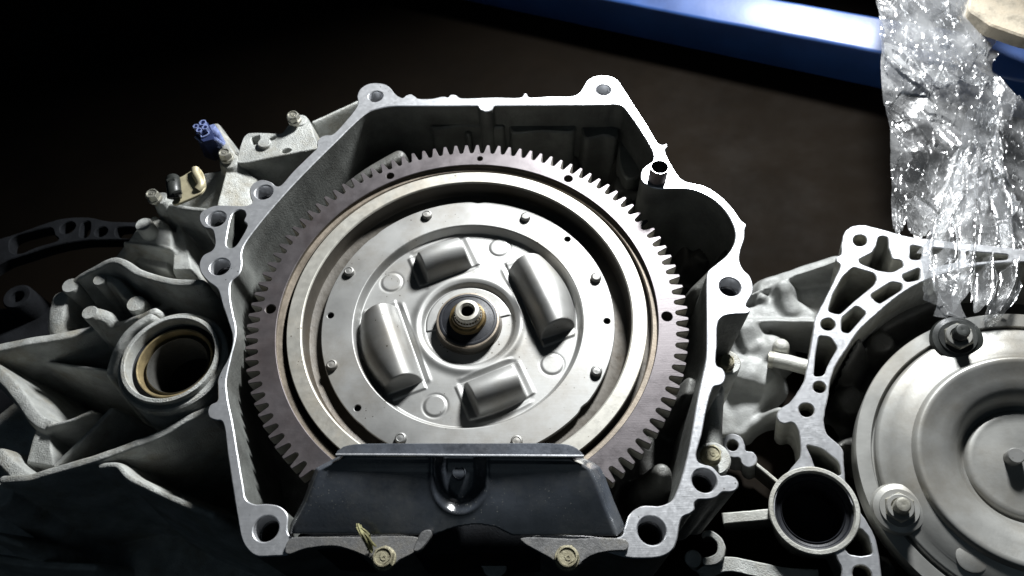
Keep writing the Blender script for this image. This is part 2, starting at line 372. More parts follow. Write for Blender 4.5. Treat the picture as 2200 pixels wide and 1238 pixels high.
# ================================================================== MAIN GEARBOX
HF = .015
gb = thing('gearbox', 'large aluminium gearbox lying bell housing up in the middle, ring gear inside it', 'gearbox', W(1000, 700, -Z0))
OUT = [(768,225),(767.5,205),(775,190),(790,180.5),(808,178),(827,181),(840,190),(848,201),(858,208),(866,210),(872,205),(882,202),(890,206),(897,211),
 (930,211.5),(945,208),(955,207),(962,209),(968,203.5),(978,203.5),(986,209),(993,210.6),(1060,209),(1122,208),(1126,201),(1131,200.5),(1136,208),(1180,207),
 (1231,206),(1245,199),(1254,186),(1262,173),(1278,164),(1296,162),(1315,165),(1328,173),(1337,186),(1360,222),(1390,268),(1416,309),(1424,312),(1430,309),
 (1434,313),(1429,320),(1430,329),(1457,377),(1471,389),(1514,400),(1549,422),(1576,450),(1593,474),(1603,483),(1600,492),(1599,511),(1590,541),(1589,562),
 (1598,580),(1610,592),(1617,610),(1616,630),(1606,648),(1603,657),(1612,663),(1609,672),(1577,675),(1556,679),(1545,688),(1541,700),(1540,740),(1540,785),
 (1551,791),(1558,803),(1557,817),(1549,827),(1534,831),(1527,845),(1518,879),(1507,935),(1496,978),(1500,992),(1512,998),(1530,1003),(1542,1015),(1549,1022),
 (1565,1021),(1580,1027),(1587,1040),(1582,1052),(1570,1057),(1552,1058),(1540,1068),(1520,1073),(1500,1074),(1492,1082),(1492,1095),(1482,1104),(1468,1110),
 (1462,1119),(1454,1162),(1446,1180),(1433,1191),(1411,1198),(1349,1198),(1300,1186),(1262,1190),(1246,1205),(1222,1213),(1196,1203),(1170,1185),(1140,1165),
 (1145,1152),(1240,1150),(1335,1152),(1343,1132),(1353,1105),(1378,1088),(1419,1087),(1443,1076),(1455,1053),(1476,982),(1500,850),(1511,800),(1517,770),(1518.5,700),(1518,650),(1518,606),
 (1521,584),(1540,567),(1562,548),(1577,524),(1580,500),(1569,470),(1549,443),(1521,422),(1487,408),(1454,405.5),(1424,406),(1397,401),(1379,388),(1378,370),(1386,358),(1402,346),(1404,331),
 (1376,280),(1350,243),(1338,229),(1322,224),(1306,225),(1180,226.5),(1068,227.5),(1062,228),(1056,236),(1044,240),(1032,236),(1026,228),(1020,227.5),(940,228),(880,228),(838,229),(815,233),(791,241),
 (711,315),(645,381),(593,438),(550,490),(526,524),(519,545),(520,568),(514,588),(497,605),(494,632),(500,671),(507,703),(506,728),(497,765),(489,800),(486,820),(489,855),(499,905),(513,990),(521,1036),(529,1073),
 (545,1083),(575,1083),(600,1088),(617,1104),(622,1150),(740,1151),(880,1152),(897,1166),(884,1190),(858,1204),(822,1213),(797,1203),(761,1180),(720,1172),(690,1173),(652,1180),(614,1193),
 (585,1195),(552,1195),(534,1183),(520,1160),(509,1105),(490,982),(476,905),(464,903),(450,897),(446,884),(452,870),(466,862),(468,840),(468,815),(476,795),(487,776),(496,752),(499,724),(490,690),(478,655),
 (467,621),(446,604),(431,585),(428,566),(437,548),(455,538),(461,528),(460,505),(455,493),(438,488),(428,472),(432,456),(446,447),(462,441.5),(500,441.5),(530,441),(541,436),(537,420),(537,404),(546,392),(562,386),(582,391),(592,399),(601,399),
 (630,368),(672,327),(681,318),(681,306),(688,295),(700,290),(713,289),(740,263)]
POCK = [(501,458),(512,451),(524,453),(528,462),(524,474),(531,483),(527,495),(518,511),(505,529),(494,533),(487,528),(489,500)]
HOLES = [(807,207,.0059),(1296.5,193,.0061),(567,413,.0066),(465,470,.0069),(472.5,573,.0069),(571.5,1136,.0073),(1400,1140,.0080),(1513,1032.5,.0071),(1568.5,616,.0072)]
oloop = loop_px(OUT, HF)
bell = solid([oloop, loop_px(POCK, HF)] + [circ(at(x, y, HF), r, 44) for x, y, r in HOLES], HF, .105, .0006, .00007)
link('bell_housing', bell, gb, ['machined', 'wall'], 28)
# chamfered bore linings, one to a bolt hole
for x, y, r in HOLES:
    c = at(x, y, HF); link('bolt_bore', lathe(c, [(r - .0001, HF - .0009), (r - .0004, HF - .002), (r - .0004, HF - .011), (r - .0012, HF - .012), (r - .0012, HF - .07), (.0002, HF - .0705)], 40, mi=[0, 0, 1, 1, 1]), gb, ['machined', 'bore'])
# dowel tube
c = at(1412, 384, HF)
link('dowel', lathe(c, [(.0066, HF - .004), (.0066, HF + .0125), (.0064, HF + .0131), (.0061, HF + .0131), (.0059, HF + .0125), (.0058, HF - .03), (.0005, HF - .03)], 40, mi=[0, 0, 1, 1, 2, 2]), gb, ['gear', 'machined', 'bore'])

# thickened pads on the far inner wall
for P, h in (([(1098,256),(1160,255),(1232,255),(1233,282),(1165,282),(1100,284)], -.008), ([(1254,258),(1320,256),(1330,280),(1322,297),(1300,291),(1258,297)], -.010), ([(925,256),(1000,256),(1080,256),(1082,272),(1000,270),(928,274)], -.006), ([(1335,300),(1372,330),(1380,372),(1350,385),(1330,350)], -.022), ([(1000,262),(1012,262),(1010,290),(1002,290)], -.012)):
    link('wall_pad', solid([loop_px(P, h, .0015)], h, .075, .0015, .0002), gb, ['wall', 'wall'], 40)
# inside of the bell
FI = Field(-.19, .20, -.18, .20, .0013, -.078)
FI.rough(.0012, 60, 3)
for p, hw in (([(1090,300,-.05),(1090,380,-.05)], .003), ([(1236,300,-.045),(1236,400,-.045)], .003), ([(1110,283,-.04),(1230,281,-.04)], .002), ([(1250,300,-.035),(1310,290,-.032),(1330,305,-.034)], .003),
              ([(1325,300,-.04),(1330,420,-.04)], .004), ([(955,300,-.05),(930,330,-.05)], .006), ([(750,398,-.016),(800,362,-.010),(856,330,-.008)], .0060), ([(1470,470,-.05),(1480,560,-.055)], .004),
              ([(1500,620,-.02),(1540,580,-.012),(1570,540,-.010)], .005), ([(1440,600,-.05),(1460,690,-.05)], .005), ([(560,560,-.03),(530,600,-.02)], .005), ([(545,610,-.03),(548,625,-.03)], .003),
              ([(1320,430,-.035),(1375,415,-.03)], .005)):
    FI.rib(p, hw, .006)
for x, y, h, r in ((1345,392,-.035,.010), (1515,545,-.045,.008), (1424,1012,-.012,.0058), (1390,1040,-.035,.007), (1482,830,-.02,.008), (1350,440,-.028,.006), (1290,990,-.03,.006)):
    FI.boss(x, y, h, r, .004)
inner = inside(FI.X, FI.Y, oloop)
cx = np.hypot(FI.X, FI.Y)
hullp = np.array([at(x, y, HF)[:2] for x, y in [(770,235),(808,190),(1300,180),(1416,330),(1540,430),(1590,500),(1560,600),(1530,700),(1530,800),(1490,1000),(1450,1180),(540,1185),(500,1000),(478,830),(500,720),(480,620),(530,500),(680,330)]])
FI.Z = np.minimum(FI.Z, np.where(cx < .152, -.045, 1))
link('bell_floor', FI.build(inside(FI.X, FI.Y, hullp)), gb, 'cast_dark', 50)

# outside of the case, to the left
FL = Field(-.42, -.085, -.24, .235, .00052, -.165)
CASE = np.array([at(x, y, -.10)[:2] for x, y in [(560,330),(480,400),(400,480),(300,590),(190,640),(150,740),(20,790),(-120,900),(-150,1300),(520,1330),(560,1200),(520,900),(520,500)]])
FL.Z = np.where(inside(FL.X, FL.Y, CASE), -.135, FL.Z)
# upper lit faces
FL.face([(511,351,-.008),(553,388,-.018),(540,445,-.018),(466,445,-.010),(487,360,-.006)], .002)
FL.face([(435,377,-.026),(487,360,-.010),(466,445,-.017),(440,452,-.028),(372,442,-.036),(402,418,-.033)], .002)
FL.boss(644, 258, -.003, .0062); FL.boss(492, 345, -.004, .0075); FL.boss(344, 425, -.016, .0060); FL.boss(475, 300, -.016, .006)
FL.rib([(497,336,-.004),(476,300,-.012),(462,270,-.02)], .0035, .003)
FL.rib([(672,262,-.03),(720,240,-.03),(775,215,-.03)], .0013, .003, 5)
FL.rib([(367,441,-.018),(405,447,-.018),(445,452,-.014)], .0022, .002, 9)
FL.rib([(345,430,-.02),(365,445,-.022)], .004, .003)
# middle left faces
FL.face([(280,517,-.030),(300,480,-.026),(330,462,-.026),(351,477,-.030),(369,500,-.032),(366,531,-.032)], .002)
FL.rib([(268,521,-.030),(315,526,-.030),(366,533,-.030)], .0015, .0015, 10)
FL.rib([(300,500,-.030),(272,535,-.036),(256,556,-.038)], .0042, .004)
FL.face([(275,535,-.045),(360,541,-.045),(360,580,-.045),(262,556,-.045)], .002)
FL.face([(383.5,476,-.040),(399,521,-.036),(413,580,-.036),(372,580,-.036),(371,521,-.036)], .002)
# long ribs
FL.rib([(430,607,.000),(375,606,-.003),(335,597,-.006),(292,582,-.008),(262,563,-.010),(240,559,-.012),(205,577,-.018),(170,597,-.026),(145,618,-.032)], .0030, .004, 5.5)
FL.rib([(430,640,-.03),(330,625,-.04)], .004, .01, 2); FL.rib([(420,655,-.05),(300,628,-.05)], .003, .008, 3)
FL.rib([(151,616,-.034),(165,640,-.045)], .0075, .005)
FL.rib([(128,640,-.034),(121,670,-.036),(120,700,-.040),(128,718,-.044)], .0062, .006, 5)
FL.rib([(222,597,-.0215),(244,602,-.022),(264,624,-.023),(284,645,-.021)], .0034, .003, 9)
FL.rib([(200,672,-.021),(226,680,-.024),(238,694,-.028)], .0050, .004, 9)
FL.rib([(-20,750,-.030),(60,733,-.032),(130,722,-.035),(195,708,-.040)], .0034, .004)
FL.rib([(225,706,-.032),(265,694,-.024),(305,680,-.012),(330,668,-.008)], .0030, .004); FL.rib([(325,670,-.030),(380,645,-.034),(430,617,-.036)], .0024, .004, 5)
FL.rib([(230,796,-.044),(160,787,-.048),(88,777,-.056)], .0016, .003, 9)
FL.rib([(-30,780,-.036),(10,815,-.036),(40,850,-.036),(75,898,-.036),(104,914,-.036)], .0042, .006, 6)
FL.face([(80,905,-.038),(106,912,-.038),(112,960,-.042),(116,1003,-.040),(55,992,-.040),(72,950,-.042)], .003, 9)
FL.rib([(104,916,-.034),(150,903,-.032),(195,884,-.034)], .0015, .003, 9); FL.rib([(118,1000,-.030),(180,940,-.030),(238,880,-.032)], .0020, .003, 9)
FL.rib([(5,1030,-.022),(60,1027,-.018),(110,1012,-.015),(200,986,-.012),(280,957,-.010),(355,927,-.008),(400,900,-.006),(452,878,-.003)], .0028, .003)
FL.rib([(215,1003,-.014),(250,1000,-.011),(275,1025,-.010),(320,1048,-.010),(380,1076,-.010),(455,1106,-.012)], .0021, .003, 8)
FL.rib([(-5,975,-.034),(30,1010,-.034),(55,1028,-.034)], .0044, .006)
FL.boss(-4, 1062, -.030, .0095, .002, 12); FL.rib([(20,1040,-.036),(45,1090,-.052)], .005, .006)
FL.rib([(-20,1148,-.05),(45,1168,-.06)], .002); FL.rib([(-30,1196,-.085),(60,1210,-.085),(200,1218,-.09)], .0025); 
c = at(366, 769, .004); d = np.hypot(FL.X - c[0], FL.Y - c[1])
FL.rib([(236,800,-.018),(252,750,-.006),(280,708,.000),(320,680,.002)], .0030, .004)
FL.rough(.0002, 110, 5)
FL.Z = np.where(d < .0314, -.13, FL.Z)
link('case', FL.build(FL.Z > -.160), gb, 'cast_dusty', 60)
def px_r(px, h=-.03): return px * (CAM[2] - h) / (CAM[2]) * .000318
for x, y, h, r in ((151,613,-.0275,.0064), (213,601,-.020,.0047), (291,652,-.016,.0066), (192,671,-.018,.0056), (308,482,-.018,.0064)):
    c_ = at(x, y, h); link('cast_post', lathe(c_, [(.0001, h), (r * .5, h - .0001), (r * .92, h), (r, h - .0008), (r * 1.04, h - .006), (r * 1.25, h - .06)], 32), gb, 'cast_dusty')
mp = solid([catmull([at(x, y, -.004)[:2] for x, y in [(509,349),(511,335),(516,314),(523,296),(531,287),(541,285),(575,285.5),(604,286),(612,279),(620,268),(634,258),(650,256),(664,262),(670,276),(675,294),(684,314),(682,318),(640,327),(600,335),(560,343),(525,350)]], .001)] +
    [loop_px(p, -.004, .0007) for p in ([(540,296),(546,293),(557,291),(558,297),(552,309),(543,310)], [(577,298),(584,294),(594,294),(588,300),(580,301)], [(604,326),(609,321),(618,319),(626,322),(622,326),(612,329)])], -.004, .055, .0006, .0001)
mpo = link('mounting_plate', mp, gb, ['cast_dusty', 'cast_dusty'], 30)
link('plate_boss', lathe(at(567, 306, -.001), [(.0001, -.001), (.0046, -.001), (.0052, -.0016), (.0053, -.006)], 30), mpo, 'cast_dusty')
link('plate_floor', solid([loop_px([(530,292),(600,290),(628,318),(600,330),(535,314)], -.02, .003)], -.02, .002, .0003), mpo, ['cast_dark', 'cast_dark'], 30)
# output shaft seal, built of its rings
def rings(c, specs):
    for nm, prof, m in specs: link(nm, lathe(c, prof, 96), gb, m)
k_ = .92; dz = .034
def P_(p): return [(r * k_, z + dz) for r, z in p]
rings(c, [('bearing_boss', [(.0315, .0005), (.0350, .0005), (.0362, -.0005), (.0370, -.020), (.0440, -.110)], 'cast_dusty'),
          ('bearing_collar', P_([(.0350, -.037), (.0350, -.0300), (.0345, -.0292), (.0322, -.0290), (.0316, -.0296), (.0312, -.0350), (.0312, -.06)]), 'cast_dusty'),
          ('seal_rubber', P_([(.0312, -.0385), (.0300, -.0392), (.0276, -.0395), (.0272, -.041)]), 'rubber'),
          ('seal_case', P_([(.0276, -.0420), (.0275, -.0368), (.0270, -.0362), (.0260, -.0366), (.0254, -.0385), (.0252, -.047)]), 'golden'),
          ('seal_lip', P_([(.0254, -.046), (.0232, -.0462), (.0226, -.0415), (.0219, -.0410), (.0213, -.0425), (.0210, -.058), (.0206, -.075)]), 'cast_dark'),
          ('shaft_bore', P_([(.0210, -.070), (.0190, -.074), (.0188, -.115), (.0001, -.116)]), 'bore')])
# bolts on the case
for (x, y, h, r, m, rot) in ((628, 246, .008, .0045, 'zinc', .3), (481, 327, .006, .0045, 'zinc', .9), (325, 415, -.006, .0046, 'zinc', 1.4), (1563, 774, -.045, .0052, 'bolt_dirty', .5), (1531, 973, -.018, .0056, 'bolt_dirty', .2)):
    bolt(at(x, y, h), h, r, gb, m, rot, '6', .0065, 1.2)
for x, y, h, r in ((1563, 778, -.055, .010), (1534, 985, -.030, .011)):
    link('bolt_boss', lathe(at(x, y, h), [(.0001, h), (r * .9, h), (r, h - .001), (r * 1.25, h - .07)], 32), gb, 'cast_dusty')
# webs on the case beside the right flange
FR = Field(.15, .22, -.17, .03, .0012, -.14)
FR.rib([(1528,840,-.035),(1536,900,-.035),(1535,965,-.035)], .0045, .006, 5); FR.rib([(1552,830,-.04),(1546,920,-.04),(1552,1000,-.045)], .0025, .004)
FR.face([(1510,890,-.06),(1550,860,-.06),(1552,1010,-.06),(1505,1000,-.06)], .006)
link('side_web', FR.build(FR.Z > -.13), gb, 'cast_dusty', 60)

# tan bracket, bead and clip
def plate(pts, h, th, name, m, parent, bev=.0004, frame=None): return link(name, solid([loop_px(pts, h, .0012)], h, th, bev), parent, m, 30)
br = plate([(383,383),(392,378),(405,370),(418,363),(428,362),(436,372),(440,388),(440,402),(432,414),(420,421),(400,430),(378,438),(369,436),(380,420)], .002, .0022, 'bracket', ['tan', 'tan'], gb)
bd = [at(420, 364, .003), at(421, 374, .0035), at(427, 385, .0035), at(432, 398, .003), at(426, 408, .002)]
link('bead', tube(catmull(bd, .001, False), .0032, 12), br, 'tan')
c0 = at(366, 390, .000); c1 = at(372, 424, .006)
cp = np.array([at(372, 386, .006), at(373, 398, .008), at(374, 412, .008), at(375, 426, .006)])
cl = link('cable_clip', tube(catmull(cp, .001, False), .0052, 16), gb, 'blackpl')
for x, y in ((366, 390), (380, 416)): link('latch', tube([at(x - 6, y, .012), at(x + 10, y - 4, .012)], .0018, 8), cl, 'blackpl')
# blue connector
def prism(bot, top, name, m, parent):
    n = len(bot); V = list(bot) + list(top); Fs = [(i, (i + 1) % n, n + (i + 1) % n, n + i) for i in range(n)] + [tuple(range(n, 2 * n)), tuple(range(n - 1, -1, -1))]
    me = mesh(place(V), Fs); bm = bmesh.new(); bm.from_mesh(me); bmesh.ops.recalc_face_normals(bm, faces=bm.faces)
    bmesh.ops.bevel(bm, geom=list(bm.edges), offset=.0006, segments=2, affect='EDGES'); bm.to_mesh(me); bm.free()
    return link(name, me, parent, m, 40)
top = [(418,272),(432,261),(446,262),(455,280),(461,300),(436,306),(421,293)]; hb = .012
bot = [(434,318),(452,304),(470,304),(482,318),(484,338),(462,346),(440,338)]
cn = prism([at(x, y, -.045) for x, y in bot], [at(x, y, hb) for x, y in top], 'connector', 'navy', gb)
link('connector_lit_side', tube([at(452, 274, .010), at(462, 288, .004), at(474, 310, -.010)], .0042, 12), cn, 'lav')  # pale tube added to draw the lit right side of the plug
link('connector_rib', tube([at(420, 294, .010), at(434, 306, .008)], .0012, 8), cn, 'lav'); link('connector_rib', tube([at(461, 298, .010), at(478, 310, -.004)], .0016, 8), cn, 'lav')
for (x, y, r) in ((421, 272, .0024), (436, 264, .0030), (441, 274, .0026), (428, 280, .0024)):
    q_ = at(x, y, hb + .004); link('terminal_cell', lathe(q_, [(r, hb - .002), (r, hb + .0045), (r * .72, hb + .0045), (r * .72, hb + .0005), (.0001, hb + .0005)], 6), cn, 'lav')
link('terminal_slot', tube(catmull([at(x, y, hb + .001) for x, y in ((431, 290), (447, 282), (449, 287), (433, 295), (431, 290))], .002, False), .0005, 6), cn, 'lav')
# lower case edge under the cover
lo = solid([loop_px([(860,1200),(960,1196),(1010,1186),(1060,1188),(1150,1196),(1150,1206),(1090,1208),(1088,1222),(1078,1236),(1058,1240),(1042,1232),(1034,1216),(1000,1213),(900,1214)], -.03)], -.03, .09, .0008, .0003)
link('lower_case_edge', lo, gb, ['cast_dusty', 'cast_dark'], 30)
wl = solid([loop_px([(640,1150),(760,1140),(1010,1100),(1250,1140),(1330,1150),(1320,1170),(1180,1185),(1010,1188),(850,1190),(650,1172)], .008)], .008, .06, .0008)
link('arch_shade_web', wl, gb, ['dim', 'dim'], 30)  # dark web added to fill the arch with shade over the gear

# ------------------------------------------------------------------ black inspection cover
cv_h0, cv_h1 = HF + .0022, .0345
NU, NV = 170, 90
def lerp_path(P, t):
    P = np.array(P, float); s = np.r_[0, np.cumsum(np.linalg.norm(np.diff(P, axis=0), axis=1))]; s /= s[-1]
    return np.stack([np.interp(t, s, P[:, 0]), np.interp(t, s, P[:, 1])], 1)
tv = np.linspace(0, 1, NV)
Lp = lerp_path([(607,1147),(612,1132),(640,1080),(658,1032),(668,1010),(690,998),(718,984),(722,977)], tv)
Rp = lerp_path([(1352,1152),(1348,1138),(1325,1085),(1305,1030),(1294,1010),(1276,998),(1258,990),(1254,980)], tv)
V = np.zeros((NV, NU, 3)); us = np.linspace(0, 1, NU)
hh = cv_h0 + (cv_h1 - cv_h0) * (tv ** .9)
for j in range(NV):
    a = at(*Lp[j], hh[j]); b = at(*Rp[j], hh[j])
    V[j] = a + (b - a) * us[:, None]
nrm = np.cross(V[1:, :-1] - V[:-1, :-1], V[:-1, 1:] - V[:-1, :-1]).mean((0, 1)); nrm /= -np.linalg.norm(nrm)
if nrm[2] < 0: nrm = -nrm
def img(P):
    C = P @ CR.T + CT; return np.stack([1100 + F_PX * C[..., 0] / -C[..., 2], 619 - F_PX * C[..., 1] / -C[..., 2]], -1)
uv = img(V)
# pressed pocket under the fold, and cheeks that turn down at both sides
px_, py_ = uv[..., 0], uv[..., 1]
dp = np.hypot(np.maximum(np.abs(px_ - 987), 0), np.maximum(py_ - 1036, 0) * .86)
def sst(a, b, x): t = np.clip((x - a) / (b - a), 0, 1); return t * t * (3 - 2 * t)
disp = -.0062 * np.clip((58 - dp) / 28, 0, 1) + .0006 * np.exp(-((dp - 57) / 6) ** 2)
eL = px_ - Lp[:, 0][:, None]; eR = Rp[:, 0][:, None] - px_
disp -= .010 * (1 - sst(0, 26, eL)) ** 2 + .016 * (1 - sst(0, 34, eR)) ** 1.5
disp += .0006 * np.sin(px_ / 90.) * np.sin(py_ / 50.)
V2 = V + nrm * disp[..., None]
# arch cut along the lower edge
def arch(x): return np.interp(x, [860, 900, 941, 982, 1023, 1061, 1094, 1127, 1160], [1300, 1184, 1147, 1132, 1126, 1132, 1148.5, 1169, 1300])
dead = py_ > arch(px_)
base_y = arch(px_)
Pv = V2.copy()
# pull cut vertices up to the arch line so that the edge is clean
for i in range(NU):
    js = np.where(~dead[:, i])[0]
    if len(js) and js[0] > 0:
        j0 = js[0]; x = px_[j0, i]; tgt = arch(x); y1, y2 = py_[j0 - 1, i], py_[j0, i]; t = (y1 - tgt) / (y1 - y2 + 1e-9); t = min(max(t, 0), 1)
        Pv[j0, i] = V2[j0 - 1, i] * (1 - t) + V2[j0, i] * t
live = ~dead
Fs = []; I = np.arange(NU * NV).reshape(NV, NU)
for j in range(NV - 1):
    for i in range(NU - 1):
        if live[j, i] and live[j, i + 1] and live[j + 1, i] and live[j + 1, i + 1]: Fs.append((int(I[j, i]), int(I[j, i + 1]), int(I[j + 1, i + 1]), int(I[j + 1, i])))
def thick(me, t, off=-1):
    bm = bmesh.new(); bm.from_mesh(me)
    bmesh.ops.delete(bm, geom=[v for v in bm.verts if not v.link_faces], context='VERTS'); bm.to_mesh(me); bm.free()
    return t
cm = mesh(place(Pv.reshape(-1, 3)), Fs); thick(cm, 0)
cover = link('inspection_cover', cm, gb, 'blackplate', 60, 'black pressed steel inspection cover over the lower ring gear')
so = cover.modifiers.new('gauge', 'SOLIDIFY'); so.thickness = .0012; so.offset = -1
# folded top band
tb0 = [(722,977),(724,970),(738,960),(762,955),(820,953.5),(1000,953),(1190,953.5),(1222,956),(1240,964),(1254,980)]
fold = solid([catmull([at(x, y, cv_h1 - .001)[:2] for x, y in tb0 + [(1240,981.5),(1000,978.5),(735,976.5)]], .003)], cv_h1 - .0005, .0013, .0004, close=True)
link('folded_edge', fold, cover, ['fold', 'blackplate'], 30)
e = [at(722, 977.5, cv_h1), at(860, 977.8, cv_h1), at(1000, 979, cv_h1), at(1130, 979.8, cv_h1), at(1254, 980.5, cv_h1)]
link('fold_bead', tube(catmull(e, .004, False), .0008, 10), cover, 'machined')
link('pocket_dimple', lathe(at(986, 1016, .0245), [(.0001, .0240), (.0030, .0241), (.0035, .0245), (.0039, .0242), (.0040, .018)], 28), cover, 'blackplate')
# lip with two bolt tabs
lipR = [(1118,1158),(1230,1157.5),(1345,1160),(1351,1170),(1347,1181),(1315,1184),(1282,1190),(1256,1203),(1243,1216),(1222,1221),(1200,1213),(1186,1202),(1160,1187),(1128,1169)]
lipL = [(622,1158),(642,1154),(760,1153.5),(890,1153),(906,1160),(902,1178),(884,1191),(858,1204),(843,1216),(824,1220),(806,1212),(797,1203),(762,1185),(722,1174),(693,1174),(652,1180),(622,1191),(613,1188),(614,1170)]
for P in (lipL, lipR): link('bolting_lip', solid([loop_px(P, cv_h0, .0012)], cv_h0, .0020, .0005, .0002, close=True), cover, ['lip', 'lip'], 30)
link('bent_tab', solid([loop_px([(906,1142),(916,1138),(926,1140),(925,1153),(908,1178),(896,1186),(888,1184),(893,1166)], HF + .0085, .0015)], HF + .0085, .004, .0006, .0003), cover, ['lip', 'lip'], 30)
bolt(at(822, 1196, HF + .008), HF + .008, .0056, gb, 'bolt_dirty', .35, '6', .0055, 1.18); bolt(at(1219, 1195, HF + .008), HF + .008, .0058, gb, 'bolt_dirty', .1, '6', .0055, 1.18)
# straw caught by the left bolt
st = thing('straw_wisp', 'yellowish straw wisp caught beside the left bolt of the black cover', 'straw', W(800, 1165, HF + .003))
for k in range(16):
    a = at(770 + random.uniform(-6, 7), 1133 + random.uniform(-8, 8), HF + .011); b = at(786 + random.uniform(-8, 8), 1154 + random.uniform(-6, 6), HF + .0095 + random.uniform(0, .002)); c_ = at(801 + random.uniform(-14, 7), 1182 + random.uniform(-10, 8), HF + .0040 + random.uniform(0, .002))
    link('strand', tube(catmull([a, b, c_], .002, False), .0003 + .0004 * random.random(), 5), st, 'fibre')

# ================================================================== TORQUE CONVERTER IN THE MAIN BELL
tc = thing('torque_converter', 'steel torque converter with toothed ring gear, riveted plate and four bulges', 'converter', (0, 0, Z0 - .05))
NT = 110; gp = []; tj = rng.normal(0, .00012, (NT, 2))
for i in range(NT):
    a0 = 2 * PI * i / NT; p = 2 * PI / NT
    for da, r in ((-.33, .1424), (-.225, .1462), (-.145, .1495), (-.10, .1501), (.10, .1501), (.145, .1495), (.225, .1462), (.33, .1424), (.42, .1418), (.5, .1417), (.58, .1418)):
        r += (tj[i, 0] if r > .149 else 0); aa = a0 + da * p + tj[i, 1] * 2.5; gp.append((r * math.cos(aa), r * math.sin(aa)))
gh = [circ((0, 0), .1297, 200)]
for x, y, r in ((838,378,.0030),(1031,341,.0022),(1221,384,.0032),(581,664,.0036),(1433,680,.0036),(700,1090,.0034),(1310,1090,.0034)):
    q_ = at(x, y, 0); gh.append(circ(q_, r, 24))
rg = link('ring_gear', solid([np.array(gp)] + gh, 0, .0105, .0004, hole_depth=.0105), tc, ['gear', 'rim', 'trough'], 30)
for x, y, r in ((838,378,.0030),(1031,341,.0022),(1221,384,.0032),(581,664,.0036),(1433,680,.0036)):
    link('drilled_hole', lathe(at(x, y, 0), [(r + .0002, -.0006), (r, -.004), (r * .8, -.0075), (.0001, -.0076)], 24), rg, 'trough')
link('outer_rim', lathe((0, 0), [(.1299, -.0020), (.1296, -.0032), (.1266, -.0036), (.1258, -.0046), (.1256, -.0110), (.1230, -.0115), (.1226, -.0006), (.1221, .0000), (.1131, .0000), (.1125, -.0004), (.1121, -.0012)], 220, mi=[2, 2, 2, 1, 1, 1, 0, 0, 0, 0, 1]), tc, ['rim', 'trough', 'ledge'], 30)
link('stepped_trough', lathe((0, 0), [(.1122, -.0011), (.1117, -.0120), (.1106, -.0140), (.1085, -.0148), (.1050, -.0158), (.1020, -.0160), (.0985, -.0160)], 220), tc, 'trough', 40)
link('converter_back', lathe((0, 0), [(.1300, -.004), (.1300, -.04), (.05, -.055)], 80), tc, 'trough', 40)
PZ = -.0105
ph = [circ((0, 0), .0800, 160)]
smallh = [(1219,514),(710,678),(1304,690),(768,877)]
for x, y in smallh: ph.append(circ(at(x, y, PZ), .0022, 20))
po = circ((0, 0), .1018, 260); nn = np.arctan2(po[:, 1], po[:, 0])
for ac, dr in ((1.52, .0012), (2.35, .0006), (-.72, .0012), (4.0, .0004)):
    dd = np.abs((nn - ac + PI) % (2 * PI) - PI); po *= (1 - dr / .1018 * np.exp(-(dd / .03) ** 2))[:, None]
pl = link('riveted_plate', solid([po] + ph, PZ, .0035, .0005, .00005), tc, ['steel', 'steel'], 30)
for x, y in smallh: link('plate_hole', lathe(at(x, y, PZ), [(.0022, -.0112), (.0021, -.013), (.0001, -.0131)], 20), pl, 'bore')
for x, y in ((917,459),(1129,463),(1281,593),(1282,795),(1110,946),(860,940),(712,782),(749,581)):
    h = -.0074; c = at(x, y, h)
    link('rivet', lathe(c, [(.0001, h - .0002), (.0022, h - .0004), (.0026, h), (.0031, h - .0001), (.0036, h - .0007), (.0038, h - .0013), (.0038, PZ - .001)], 28), tc, 'steel', 40)
